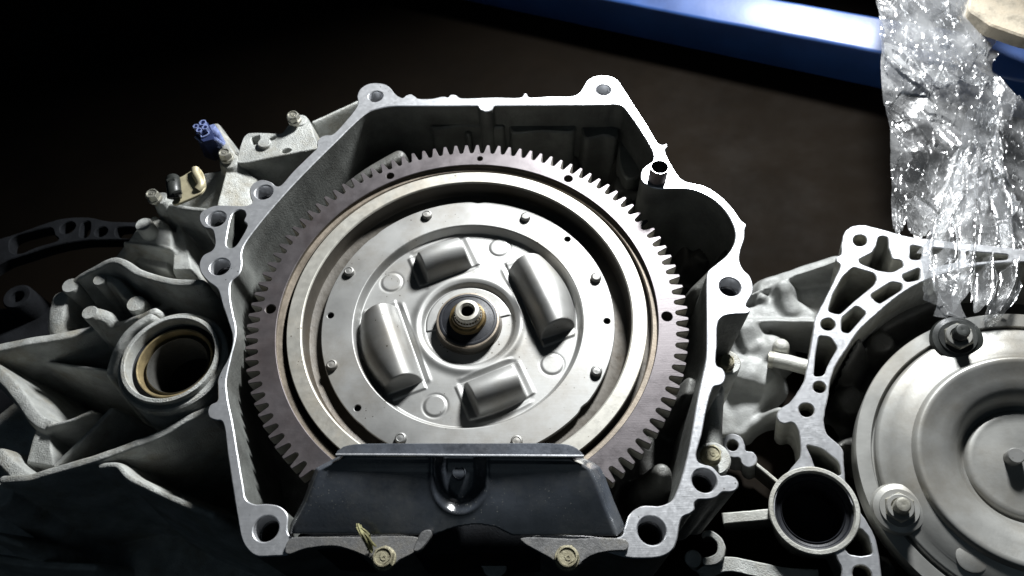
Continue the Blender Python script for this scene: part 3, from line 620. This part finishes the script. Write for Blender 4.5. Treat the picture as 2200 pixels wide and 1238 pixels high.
# pressed dish with four bulges
rr = np.linspace(.019, .0806, 210); th = np.linspace(0, 2 * PI, 1000, endpoint=False); RR, TH = np.meshgrid(rr, th, indexing='ij')
def sstep(a, b, x): t = np.clip((x - a) / (b - a), 0, 1); return t * t * (3 - 2 * t)
Zd = -.0172 + (PZ + .0172) * sstep(.0768, .0803, RR)
Zd += .0016 * np.exp(-((RR - .0365) / .0032) ** 2)
Zd -= .0026 * (1 - sstep(.0305, .0335, RR))
adiff = lambda a, c: (a - c + PI) % (2 * PI) - PI
Zd += .0009 * (RR < .0300) * (np.abs(adiff(TH, math.radians(102))) < math.radians(88))
XX, YY = RR * np.cos(TH), RR * np.sin(TH)
for rc, ac, ar, a, hi, ho, bow, H in ((.0562, 110.6, 113, .0172, .0132, .0135, .08, .0165), (.0548, 21, 21, .0305, .0125, .0205, .36, .0185), (.0553, -69.5, -67, .0172, .0132, .0135, .08, .0165), (.0558, 200.5, 201, .0305, .0125, .0205, .36, .0185)):
    c0 = (rc * math.cos(math.radians(ac)), rc * math.sin(math.radians(ac))); er = (math.cos(math.radians(ar)), math.sin(math.radians(ar)))
    dr_ = (XX - c0[0]) * er[0] + (YY - c0[1]) * er[1]; al = np.abs(-(XX - c0[0]) * er[1] + (YY - c0[1]) * er[0])
    lim = np.where(dr_ > 0, ho * (1 - bow * np.minimum(al / a, 1.3) ** 2), hi); x = np.abs(dr_) / lim
    prof = np.sqrt(np.maximum(1 - np.minimum(x, 1) ** 2.0, 0)) ** 1.25
    ends = 1 - sstep(a - .0014, a + .0008, al); rise = H * prof * ends * (1 - .10 * np.minimum(al / a, 1) ** 2)
    out = np.maximum(np.abs(dr_) - lim, 0)
    pad = .0009 * (1 - sstep(a + .0060, a + .0068, al)) * (1 - sstep(.0000, .0010, out))
    flat = -.0006 * (1 - sstep(.0008, .004, out)) * (1 - sstep(a + .002, a + .005, al)) + .0005 * np.exp(-((out - .0045) / .0012) ** 2) * (1 - sstep(a, a + .004, al)) * (out > 0)
    Zd += np.where(RR < .0768, np.maximum(rise, pad) + flat, rise * np.clip((.0800 - RR) / .0032, 0, 1))
for x, y in ((1073,532),(842,607),(1186,783),(935,872)):
    c = at(x, y, -.0172); d_ = np.hypot(RR * np.cos(TH) - c[0], RR * np.sin(TH) - c[1])
    Zd += .0005 * (1 - sstep(.0066, .0074, d_)) - .0003 * np.exp(-((d_ - .0082) / .0006) ** 2)
for _ in range(3):
    Zd = (np.roll(Zd, 1, 1) + 2 * Zd + np.roll(Zd, -1, 1)) / 4; Zp = np.pad(Zd, ((1, 1), (0, 0)), 'edge'); Zd = (Zp[:-2] + 2 * Zp[1:-1] + Zp[2:]) / 4
Vd = np.stack([RR * np.cos(TH), RR * np.sin(TH), Zd], -1).reshape(-1, 3); nr, nt_ = RR.shape
I = np.arange(nr * nt_).reshape(nr, nt_); J = np.roll(I, -1, 1)
qd = np.stack([I[:-1], I[1:], J[1:], J[:-1]], -1).reshape(-1, 4)
dm = bpy.data.meshes.new('m'); dm.from_pydata(place(Vd).tolist(), [], qd.tolist()); dm.update()
link('pressed_dish', dm, tc, 'steel', 60)
hub = link('hub', lathe((0, 0), [(.0240, -.0200), (.0224, -.0192), (.0222, -.0130), (.0217, -.0120), (.0205, -.0118), (.0203, -.0125)], 80, mi=[1, 1, 0, 0, 1]), tc, ['ledge', 'trough'])
link('hub_seal', lathe((0, 0), [(.0205, -.0118), (.0196, -.0112), (.0184, -.0112), (.0181, -.0116), (.0150, -.0108), (.0128, -.0104), (.0118, -.0098), (.0116, -.012)], 72), hub, 'rubber')
link('hub_sleeve', lathe((0, 0), [(.0130, -.0105), (.0122, -.0070), (.0108, -.0062), (.0104, -.0050), (.0098, -.0046), (.0096, -.006)], 60), hub, 'amber')
nz = link('pilot_nose', lathe((.0005, .0), [(.0100, -.006), (.0096, -.0030), (.0088, -.0022), (.0086, .0006), (.0078, .0016), (.0056, .0019), (.0048, .0012), (.0042, -.0005), (.0040, -.014), (.0001, -.0145)], 48, mi=[0] * 7 + [1, 1]), hub, ['rim', 'bore'])
gr_ = [(0.0005 + .0091 * math.cos(i * PI / 14), .0091 * math.sin(i * PI / 14)) for i in range(28)]
for x, y in gr_: link('spline', tube([(x, y, -.0064), (x, y, -.0020)], .00055, 6), nz, 'amber')

# ================================================================== RIGHT HAND GEARBOX (its axis leans to the left)
n2 = np.array([-.25663, -.10427, .96087]); o2 = np.array([.3742, -.0939, -.05])
x2 = np.array([1, 0, 0]) - n2 * n2[0]; x2 /= np.linalg.norm(x2); y2 = np.cross(n2, x2)
F2 = np.eye(4); F2[:3, 0] = x2; F2[:3, 1] = y2; F2[:3, 2] = n2; F2[:3, 3] = o2
def at2(px, py, h):
    d = ray(px, py); p0 = o2 + n2 * h; s = ((p0 - CAM) @ n2) / (d @ n2); P = CAM + d * s - o2
    return np.array([P @ x2, P @ y2, P @ n2])
def fillet_poly(P, rad, n=5):
    P = np.array(P, float); out = []; m = len(P)
    for i in range(m):
        a, b, c = P[i - 1], P[i], P[(i + 1) % m]; u_ = a - b; w_ = c - b; lu, lw = np.linalg.norm(u_), np.linalg.norm(w_); u_ /= lu; w_ /= lw
        r_ = min(rad, lu * .42, lw * .42); p, q_ = b + u_ * r_, b + w_ * r_
        for k in range(n + 1):
            t = k / n; out.append((1 - t) ** 2 * p + 2 * t * (1 - t) * b + t * t * q_)
    return np.array(out)
def pocket2(pts, h):
    P = fillet_poly([at2(x, y, h)[:2] for x, y in pts], .0022)
    if area2(P) < 0: P = P[::-1]
    return inset(P, -.0005)
def loop2(pts, h, step=.0009): return catmull([at2(x, y, h)[:2] for x, y in pts], step)
g2 = thing('gearbox', 'second aluminium gearbox at the right edge, its pocketed flange leaning towards the middle gearbox', 'gearbox', Vector(o2 + [0, 0, 0]) + Vector((0, 0, 0)))
H2 = .004
OUT2 = [(1815,499),(1828,487.5),(1850,483),(1876,487.5),(1910,497),(1950,508),(2000,514),(2050,520),(2130,528),(2200,536),(2290,546),(2290,566),(2200,563),(2130,567),(2080,574),(2040,585),(1989,602),(1941,628),(1892,667),(1844,712),(1818,751),(1795,786),(1783,822),(1779,855),(1774,875),
 (1770,906),(1777,933),(1800,953),(1811,968),(1813,997),(1818,1043),(1832,1080),(1857,1113),(1878,1150),(1888,1190),(1894,1238),(1900,1300),(1810,1300),(1806,1250),(1808,1223),(1799,1202),(1790,1186),(1770,1184),(1740,1183),(1712,1175),(1685,1155),(1667,1125),(1662,1095),(1666,1062),(1676,1037),(1690,1018),(1708,996),(1718,982),(1720,960),(1717,935),(1712,918),(1701,908),
 (1686,910),(1674,906),(1668,893),(1674,881),(1698,863),(1727,818),(1731,800),(1738,765),(1747,712),(1750,687),(1770,647),(1792,602),(1805,568),(1798,562),(1796,553),(1806,547),(1808,524)]
PK2 = [[(1888,510),(1897,508),(1906,511),(1908,534),(1916,558),(1936,560),(1940,572),(1917,584),(1889,581),(1850,566),(1846,558),(1873,545),(1884,529)],
 [(1833,575),(1876,588),(1882,599),(1876,612),(1837,644),(1803,675),(1780,668),(1789,635),(1811,596)],
 [(1957,527),(1984,533),(1976,558),(1956,556)], [(2000,532),(2062,539),(2060,560),(2002,574)], [(2076,541),(2165,548),(2165,556),(2078,563)], [(1938,592),(1975,576),(1975,600),(1947,605)],
 [(1871,634),(1916,606),(1937,611),(1936,622),(1890,651),(1881,646)], [(1809,684),(1840,658),(1860,672),(1822,716),(1809,711)],
 [(1761,722),(1783,726),(1798,747),(1779,780),(1769,806),(1749,808),(1753,767)], [(1733,957),(1765,965),(1801,994),(1807,1020),(1790,1021),(1751,1003),(1746,986)],
 [(1846,1134),(1865,1154),(1874,1190),(1851,1194),(1824,1190),(1815,1175),(1833,1150)]]
HO2 = [(1847.7,516.5,.0050),(1778.6,697,.0050),(1760.5,832,.0044),(1732.7,881,.0052),(1852,1234,.0058)]
bc2 = at2(1748, 1096, H2)
fl2 = solid([loop2(OUT2, H2)] + [pocket2(p, H2) for p in PK2] + [circ(at2(x, y, H2), r, 32) for x, y, r in HO2] + [circ(bc2, .0262, 80)], H2, .075, .0007, .00025, frame=F2)
link('pocketed_flange', fl2, g2, ['machined', 'cast'], 28)
for x, y, r in HO2:
    c = at2(x, y, H2); link('bolt_bore', lathe(c, [(r - .0001, H2 - .001), (r - .0003, H2 - .002), (r - .0003, H2 - .02), (r - .0008, H2 - .021), (r - .0008, H2 - .06), (.0001, H2 - .0605)], 32, F2, mi=[0, 0, 1, 1, 1]), g2, ['zinc', 'bore'])
link('bearing_collar', lathe(bc2, [(.0296, H2 - .006), (.0296, H2 + .0008), (.0290, H2 + .0014), (.0268, H2 + .0014), (.0262, H2 + .0006), (.0256, H2 - .004), (.0250, H2 - .006)], 90, F2), g2, 'cast')
link('seal_ring', lathe(bc2, [(.0258, H2 - .003), (.0246, H2 - .0035), (.0236, H2 - .007), (.0215, H2 - .008), (.0209, H2 - .007), (.0203, H2 - .009), (.0200, H2 - .03)], 90, F2), g2, 'rubber')
link('shaft_bore', lathe(bc2, [(.0202, H2 - .02), (.0198, H2 - .06), (.0001, H2 - .061)], 80, F2), g2, 'bore')
# small ears, thin ribs
ear = solid([loop2([(1549,957),(1555,940),(1574,932),(1593,940),(1600,957),(1602,968),(1618,972),(1627,986),(1620,1000),(1606,1004),(1594,996),(1588,984),(1574,983),(1556,975)], .001), circ(at2(1573.5, 957, .001), .0042, 28)], .001, .05, .0006, .0002, frame=F2)
link('bolt_ear', ear, g2, ['machined', 'cast'], 28)
def rib2(pts, hw, name='rib', m=('cast', 'cast_dark'), dep=.05):
    P = np.array([at2(*p) for p in pts]); h = P[:, 2].mean(); C = catmull(P[:, :2], .004, False); t = np.gradient(C, axis=0); t /= np.linalg.norm(t, axis=1)[:, None]
    nn_ = np.stack([-t[:, 1], t[:, 0]], 1) * hw; link(name, solid([np.vstack([C + nn_, (C - nn_)[::-1]])], h, dep, .0007, .0002, frame=F2), g2, list(m), 30)
rib2([(1618,992,-.003),(1645,1014,-.003),(1676,1040,-.003)], .0013)
rib2([(1552,1114,-.004),(1600,1110,-.004),(1664,1104,-.004)], .0038, m=('cast', 'cast_dark'))
rib2([(1505,1240,-.008),(1530,1222,-.008),(1561,1212,-.008),(1620,1222,-.008),(1690,1236,-.008),(1760,1240,-.008)], .0050, m=('cast_dusty', 'cast_dark'))
hook = [(1507,1153),(1512,1142),(1524,1139),(1544,1150),(1557,1170),(1556,1194),(1544,1210),(1524,1216),(1512,1214),(1510,1200),(1524,1196),(1538,1188),(1541,1172),(1532,1158),(1518,1152),(1510,1158)]
link('hook_lug', solid([loop2(hook, -.002)], -.002, .04, .0008, .0003, frame=F2), g2, ['cast_dusty', 'cast_dark'], 30)
link('plug_boss', lathe(at2(1489, 1200, -.006), [(.0001, -.006), (.0052, -.006), (.0060, -.0068), (.0064, -.05)], 28, F2), g2, 'cast_dusty')
# lit body of the case between both gearboxes
FB = Field(-.33, -.05, -.19, .24, .0011, -.16, at2)
FB.face([(1590,664,-.042),(1640,656,-.045),(1672,640,-.045),(1720,650,-.042),(1750,672,-.040),(1750,693,-.040),(1600,693,-.045)], .006, 6, .003)
FB.rib([(1684,612,-.030),(1690,640,-.036),(1700,665,-.040)], .005, .014, 3)
FB.rib([(1611,690,-.036),(1680,689,-.036),(1752,690,-.032)], .0022, .003, 8)
FB.face([(1605,665,-.062),(1650,622,-.062),(1700,597,-.058),(1806,553,-.045),(1795,620,-.048),(1752,690,-.058)], .006)
FB.rib([(1600,640,-.05),(1700,595,-.04),(1800,560,-.02)], .0016, .004, 6); FB.rib([(1660,620,-.07),(1800,575,-.06)], .012, .01, 2)
FB.boss(1639, 637, -.040, .0042, .002, 10, .003)
FB.face([(1592,700,-.042),(1614,700,-.040),(1664,736,-.044),(1655,800,-.044),(1640,850,-.046),(1600,930,-.046),(1540,935,-.050),(1556,820,-.046)], .010, 4, .004)
FB.rib([(1605,700,-.030),(1616,735,-.036)], .007, .012, 3); FB.rib([(1590,790,-.030),(1640,806,-.036)], .009, .012, 3); FB.rib([(1660,735,-.034),(1625,765,-.038)], .007, .01, 3)
FB.rib([(1588,935,-.048),(1640,895,-.044),(1676,880,-.036)], .0028, .006, 6); FB.rib([(1545,880,-.05),(1555,820,-.05),(1580,760,-.05)], .003, .006, 5)
FB.face([(1600,700,-.085),(1750,690,-.085),(1740,830,-.085),(1680,880,-.085),(1560,950,-.085)], .006)
FB.rough(.0005, 90, 9)
link('case', FB.build(FB.Z > -.15, F2), g2, 'cast_grey', 60)
link('stud_pin', tube([at2(1658, 772, -.030), at2(1690, 778, -.032), at2(1735, 790, -.034)], .0062, 18, F2), g2, 'cast')
link('pin_collar', tube([at2(1651, 772, -.030), at2(1662, 774, -.030)], .0070, 18, F2), g2, 'zinc')
bp_ = at2(1678, 744, -.030); link('ball_pin', lathe(bp_, [(.0001, -.0245), (.0030, -.0250), (.0050, -.0265), (.0063, -.0295), (.0066, -.033), (.0064, -.09)], 28, F2), g2, 'cast')
# inner side of the second bell
FC = Field(-.20, .06, -.20, .20, .0016, -.075, at2)
FC.rough(.0012, 60, 4)
FC.rib([(1842,733,-.022),(1815,785,-.028)], .0050, .004, 10); FC.face([(1850,745,-.045),(1862,770,-.045),(1842,815,-.045),(1815,812,-.045)], .004)
FC.boss(1895, 735, -.04, .010, .005); FC.boss(1830, 860, -.05, .012, .006); FC.rib([(1800,960,-.03),(1850,940,-.03),(1852,985,-.03)], .003, .004)
FC.rib([(1900,690,-.05),(2000,640,-.05)], .008, .01, 3); FC.boss(1913, 1213, -.02, .0035, .002)
m2 = inside(FC.X, FC.Y, np.array([at2(x, y, 0)[:2] for x, y in [(1830,500),(1900,515),(2290,556),(2290,1300),(1850,1300),(1860,1120),(1815,1050),(1800,960),(1775,920),(1790,820),(1850,700),(1760,690),(1800,600)]]))
FC.Z = np.minimum(FC.Z, np.where(np.hypot(FC.X, FC.Y) < .108, -.04, 1))
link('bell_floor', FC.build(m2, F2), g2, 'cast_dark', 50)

# second torque converter
t2 = thing('torque_converter', 'bare grey torque converter with two nutted studs at the right edge', 'converter', Vector(o2 + [0, 0, Z0]))
link('shell', lathe((0, 0), [(.098, -.045), (.1062, -.03), (.1066, -.0020), (.1060, -.0008), (.0968, -.0004), (.0962, -.0012), (.0960, -.0050), (.0945, -.0052), (.0940, -.0012), (.0930, .0010), (.0915, .0018),
     (.0860, .0024), (.0850, .0034), (.0740, .0056), (.0722, .0060), (.0712, .0078), (.0700, .0096), (.0684, .0103), (.0660, .0098), (.0620, .0080), (.0560, .0062), (.0500, .0046), (.0450, .0010), (.0415, -.0055), (.0390, -.0100), (.0372, -.0108)], 200, F2), t2, 'steel2', 48)
link('centre_boss', lathe((0, 0), [(.0375, -.0112), (.0362, -.0080), (.0345, -.0070), (.0320, -.0068), (.0285, -.0071), (.0240, -.0062), (.0200, -.0064), (.0150, -.0055), (.0120, -.0059), (.0080, -.0052), (.0001, -.0050)], 120, F2), t2, 'steel2', 60)
link('pilot_stub', lathe((-.009, .004), [(.0052, -.006), (.0052, .0040), (.0046, .0048), (.0001, .0048)], 32, F2), t2, 'steel')
link('weld_patch', lathe(at2(2088, 1198, .003)[:2], [(.0098, .0030), (.0094, .0046), (.0085, .0050), (.0001, .0052)], 40, F2), t2, 'steel2')
for (x, y, dark) in ((2060, 722, 1), (1934, 1090, 0)):
    b = at2(x, y, .008); sd = link('stud_boss', lathe(b, [(.0175, .0005), (.0160, .0040), (.0125, .0052), (.0122, .0062), (.0001, .0062)], 40, F2), t2, 'blackpl' if dark else 'steel2')
    link('washer', lathe(b, [(.0086, .005), (.0086, .0096), (.0080, .0102), (.0060, .0102), (.0058, .0095)], 40, F2), sd, 'steel2')
    hx = [(b[0] + .0100 * math.cos(i * PI / 3 + .4), b[1] + .0100 * math.sin(i * PI / 3 + .4)) for i in range(6)]
    link('nut', solid([np.array(hx)], .0088, .006, .0008, frame=F2), sd, ['zinc', 'zinc'], 30)
    th_ = [(.0048, .009)]
    for k in range(7): th_ += [(.0049, .0110 + k * .0013), (.0044, .01165 + k * .0013)]
    th_ += [(.0042, .0205), (.0030, .0208), (.0001, .0204)]
    link('threaded_stud', lathe(b, th_, 24, F2), sd, 'blackpl' if dark else 'zinc')

# ================================================================== THIRD GEARBOX, dim at the left
g3 = thing('gearbox', 'third gearbox in the dark at the far left, only its curved flange faintly showing', 'gearbox', W(150, 560, -Z0))
H3 = -.10
O3 = [(-60,545),(-20,520),(40,500),(90,482),(130,470),(190,467),(230,475),(300,478),(360,484),(360,520),(300,516),(240,515),(180,517),(120,527),(60,545),(10,562),(-60,600)]
P3 = [[(25,512),(70,496),(110,490),(118,505),(125,515),(80,530),(40,545),(22,540)], [(178,478),(192,476),(190,505),(182,511),(172,508)], [(250,490),(300,492),(300,508),(250,508)]]
f3 = solid([loop_px(O3, H3, .0015)] + [loop_px(p, H3, .0015) for p in P3] + [circ(at(x, y, H3), r, 28) for x, y, r in ((145, 489, .0068), (217, 498, .0056))], H3, .012, .0008, .0003)
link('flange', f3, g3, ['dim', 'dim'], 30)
F3b = Field(-.62, -.25, -.12, .10, .004, -.15); F3b.rough(.002, 30, 8)
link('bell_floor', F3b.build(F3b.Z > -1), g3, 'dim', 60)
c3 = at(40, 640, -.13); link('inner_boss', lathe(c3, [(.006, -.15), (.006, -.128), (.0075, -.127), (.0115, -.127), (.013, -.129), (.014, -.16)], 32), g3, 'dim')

# ================================================================== BLUE BEAM
p1 = at(1020, 8, -Z0 + .004); p2 = at(1889, 193, -Z0 + .085); u3 = p2 - p1; u3 /= np.linalg.norm(u3); v3 = np.array([-u3[1], u3[0], 0]); v3 /= np.linalg.norm(v3); w3 = np.cross(u3, v3)
roll = math.radians(20); fu = -v3 * math.sin(roll) + w3 * math.cos(roll); tu = v3 * math.cos(roll) + w3 * math.sin(roll)   # front face, top face
def edge_y(off, x):
    P = img(np.array([p2 + off + u3 * k for k in np.linspace(-.3, .25, 23)])); return float(np.interp(x, P[:, 0], P[:, 1]))
def solve(f, y, a=.01, b=.2):
    for _ in range(40):
        m = (a + b) / 2
        if f(m) > y: a = m
        else: b = m
    return m
bh = solve(lambda k: edge_y(fu * k, 1889), 115); bw = solve(lambda k: edge_y(fu * bh + tu * k, 1884), 34)
def beam_mesh(a, b, w_, h_, rad):
    prof = []
    for cx_, cz_, a0 in ((w_ - rad, h_ - rad, 0), (rad, h_ - rad, PI / 2), (rad, rad, PI), (w_ - rad, rad, 1.5 * PI)):
        for k in range(5): t = a0 + k * PI / 8; prof.append((cx_ + rad * math.cos(t), cz_ + rad * math.sin(t)))
    V = []; n = len(prof); K = 160
    for i in range(K + 1):
        p = a + (b - a) * i / K
        for s_, z in prof: V.append(p + tu * s_ + fu * (z + (.0011 * mnoise.noise((i * .11, s_ * 30, 2)) + .0005 * mnoise.noise((i * .4, s_ * 60, 5))) * (z > h_ * .5)))
    Fs = [(i * n + k, i * n + (k + 1) % n, (i + 1) * n + (k + 1) % n, (i + 1) * n + k) for i in range(K) for k in range(n)]
    Fs += [tuple(range(n - 1, -1, -1)), tuple(range(K * n, K * n + n))]
    me = mesh(place(V), Fs); bm = bmesh.new(); bm.from_mesh(me); bmesh.ops.recalc_face_normals(bm, faces=bm.faces); bm.to_mesh(me); bm.free(); return me
beam = link('steel_beam', beam_mesh(p1 - u3 * .5, p2 + u3 * .5, bw, bh, .004), None, 'blue', 40)
beam['label'] = 'glossy blue painted steel beam running diagonally across the top right corner'; beam['category'] = 'beam'
q0 = at(1330, 75, -Z0 + .003)
# dark patch of tar on the board below the beam
# ================================================================== CLEAR SHEET
def sheet(rows, nu, nv, amp, seed, pleat=0, pf=0, rag=(1, 1)):
    """rows: (left pixel, right pixel, height) from top to bottom, crumpled"""
    R = np.array([[*at(l[0], l[1], h), *at(r[0], r[1], h2)] for l, r, h, h2 in rows]); R = catmull(R, .002, False)
    s = np.linspace(0, len(R) - 1, nv); A = np.stack([np.interp(s, np.arange(len(R)), R[:, k]) for k in range(6)], 1)
    V = np.zeros((nv, nu, 3))
    for j in range(nv):
        for i in range(nu):
            t = i / (nu - 1); sd = seed * 7.3
            t = .5 + (t - .5) * (1 + rag[int(t > .5)] * (.16 * mnoise.noise((j * .05, 3.1 * (t > .5), sd)) + .05 * mnoise.noise((j * .15, 5.7 * (t > .5), sd))))
            jj = j * (1 + .08 * mnoise.noise((i * .05, sd, 1)) * j / nv - .04 * (1 + mnoise.noise((i * .13, sd, 2))) * j / nv); j_ = min(int(jj), nv - 2); fj = min(jj - j_, 1.0)
            row = A[j_] * (1 - fj) + A[j_ + 1] * fj; p = row[:3] * (1 - t) + row[3:] * t
            n = 0
            for f, a in ((24, 1.5), (55, .75), (120, .28)):
                q_ = Vector((p[0] * f * 1.25 + .35 * p[1] * f + sd, p[1] * f * .7 + .7 * sd, .3)); c_ = mnoise.voronoi(q_)[1][0]
                n += a * amp * 1.3 * mnoise.noise_vector(c_ * 13.7).xy.dot((q_ - c_).xy)
            for o, (f, a) in enumerate(((9, 1.2), (24, .5))):
                x = mnoise.noise_vector((p[0] * f + sd, p[1] * f, p[2] * f + o * 3))
                n += a * (1 - 2 * abs(x[0])) * amp
                p = p + np.array([x[1], x[2], 0]) * amp * a * .6
            pl_ = pleat * math.sin(t * pf + 2.2 * mnoise.noise((j * .03, t * 4, seed))) * min(1, j / nv * 2)
            V[j, i] = p + np.array([0, .3 * n, n + pl_])
    I = np.arange(nu * nv).reshape(nv, nu)
    Fs = np.stack([I[:-1, :-1], I[:-1, 1:], I[1:, 1:], I[1:, :-1]], -1).reshape(-1, 4)
    return mesh(place(V.reshape(-1, 3)), Fs.tolist())
ps = thing('plastic_sheet', 'crumpled clear plastic sheet hanging over the blue beam onto the right gearbox', 'plastic sheet', W(2000, 400, -.10))
link('hanging_sheet', sheet([((1884,-70),(2130,-60),-.022,-.022),((1888,60),(2125,60),-.026,-.026),((1893,200),(2135,190),-.036,-.036),((1904,330),(2120,330),-.046,-.046),((1910,430),(2080,440),-.052,-.052),((1914,525),(2030,540),-.055,-.052)], 150, 280, .005, 1, rag=(.06, 1)), ps, 'plastic', 24)
link('glare_layer', sheet([((1888,-80),(2140,-70),-.012,-.012),((1884,20),(2128,30),-.014,-.014),((1892,110),(2132,110),-.024,-.024),((1940,185),(2120,190),-.032,-.032)], 110, 110, .006, 7), ps, 'plastic_glare', 24)  # extra whiter layer added for the lamp glare on the upper sheet
link('gathered_fold', sheet([((2078,225),(2142,215),-.048,-.048),((2050,330),(2152,318),-.046,-.046),((2010,440),(2168,410),-.042,-.042),((1982,545),(2188,520),-.035,-.035),((1986,612),(2194,608),-.03,-.03),((2008,668),(2150,690),-.033,-.033)], 130, 230, .0035, 2, .005, 30), ps, 'plastic', 24)
link('trailing_edge', sheet([((2110,150),(2190,235),-.045,-.045),((2120,280),(2235,300),-.05,-.05),((2125,420),(2250,410),-.05,-.05),((2150,540),(2260,520),-.05,-.05)], 70, 110, .004, 3), ps, 'plastic', 24)
link('torn_shreds', sheet([((2000,600),(2050,590),-.028,-.028),((2006,640),(2046,636),-.026,-.026),((1994,684),(2066,690),-.028,-.028)], 60, 60, .004, 4), ps, 'plastic', 24)

# bare wooden batten over the beam
bt = link('wooden_batten', solid([fillet_poly([at(x, y, -.004)[:2] for x, y in [(2090,-50),(2320,48),(2320,104),(2200,78),(2130,54),(2080,20)]], .004)], -.004, .012, .0015, .0004, close=True), None, ['wood', 'wood'], 30)
bt['label'] = 'bare wooden batten lying across the beam in the top right corner'; bt['category'] = 'batten'

SC.render.engine = 'CYCLES'
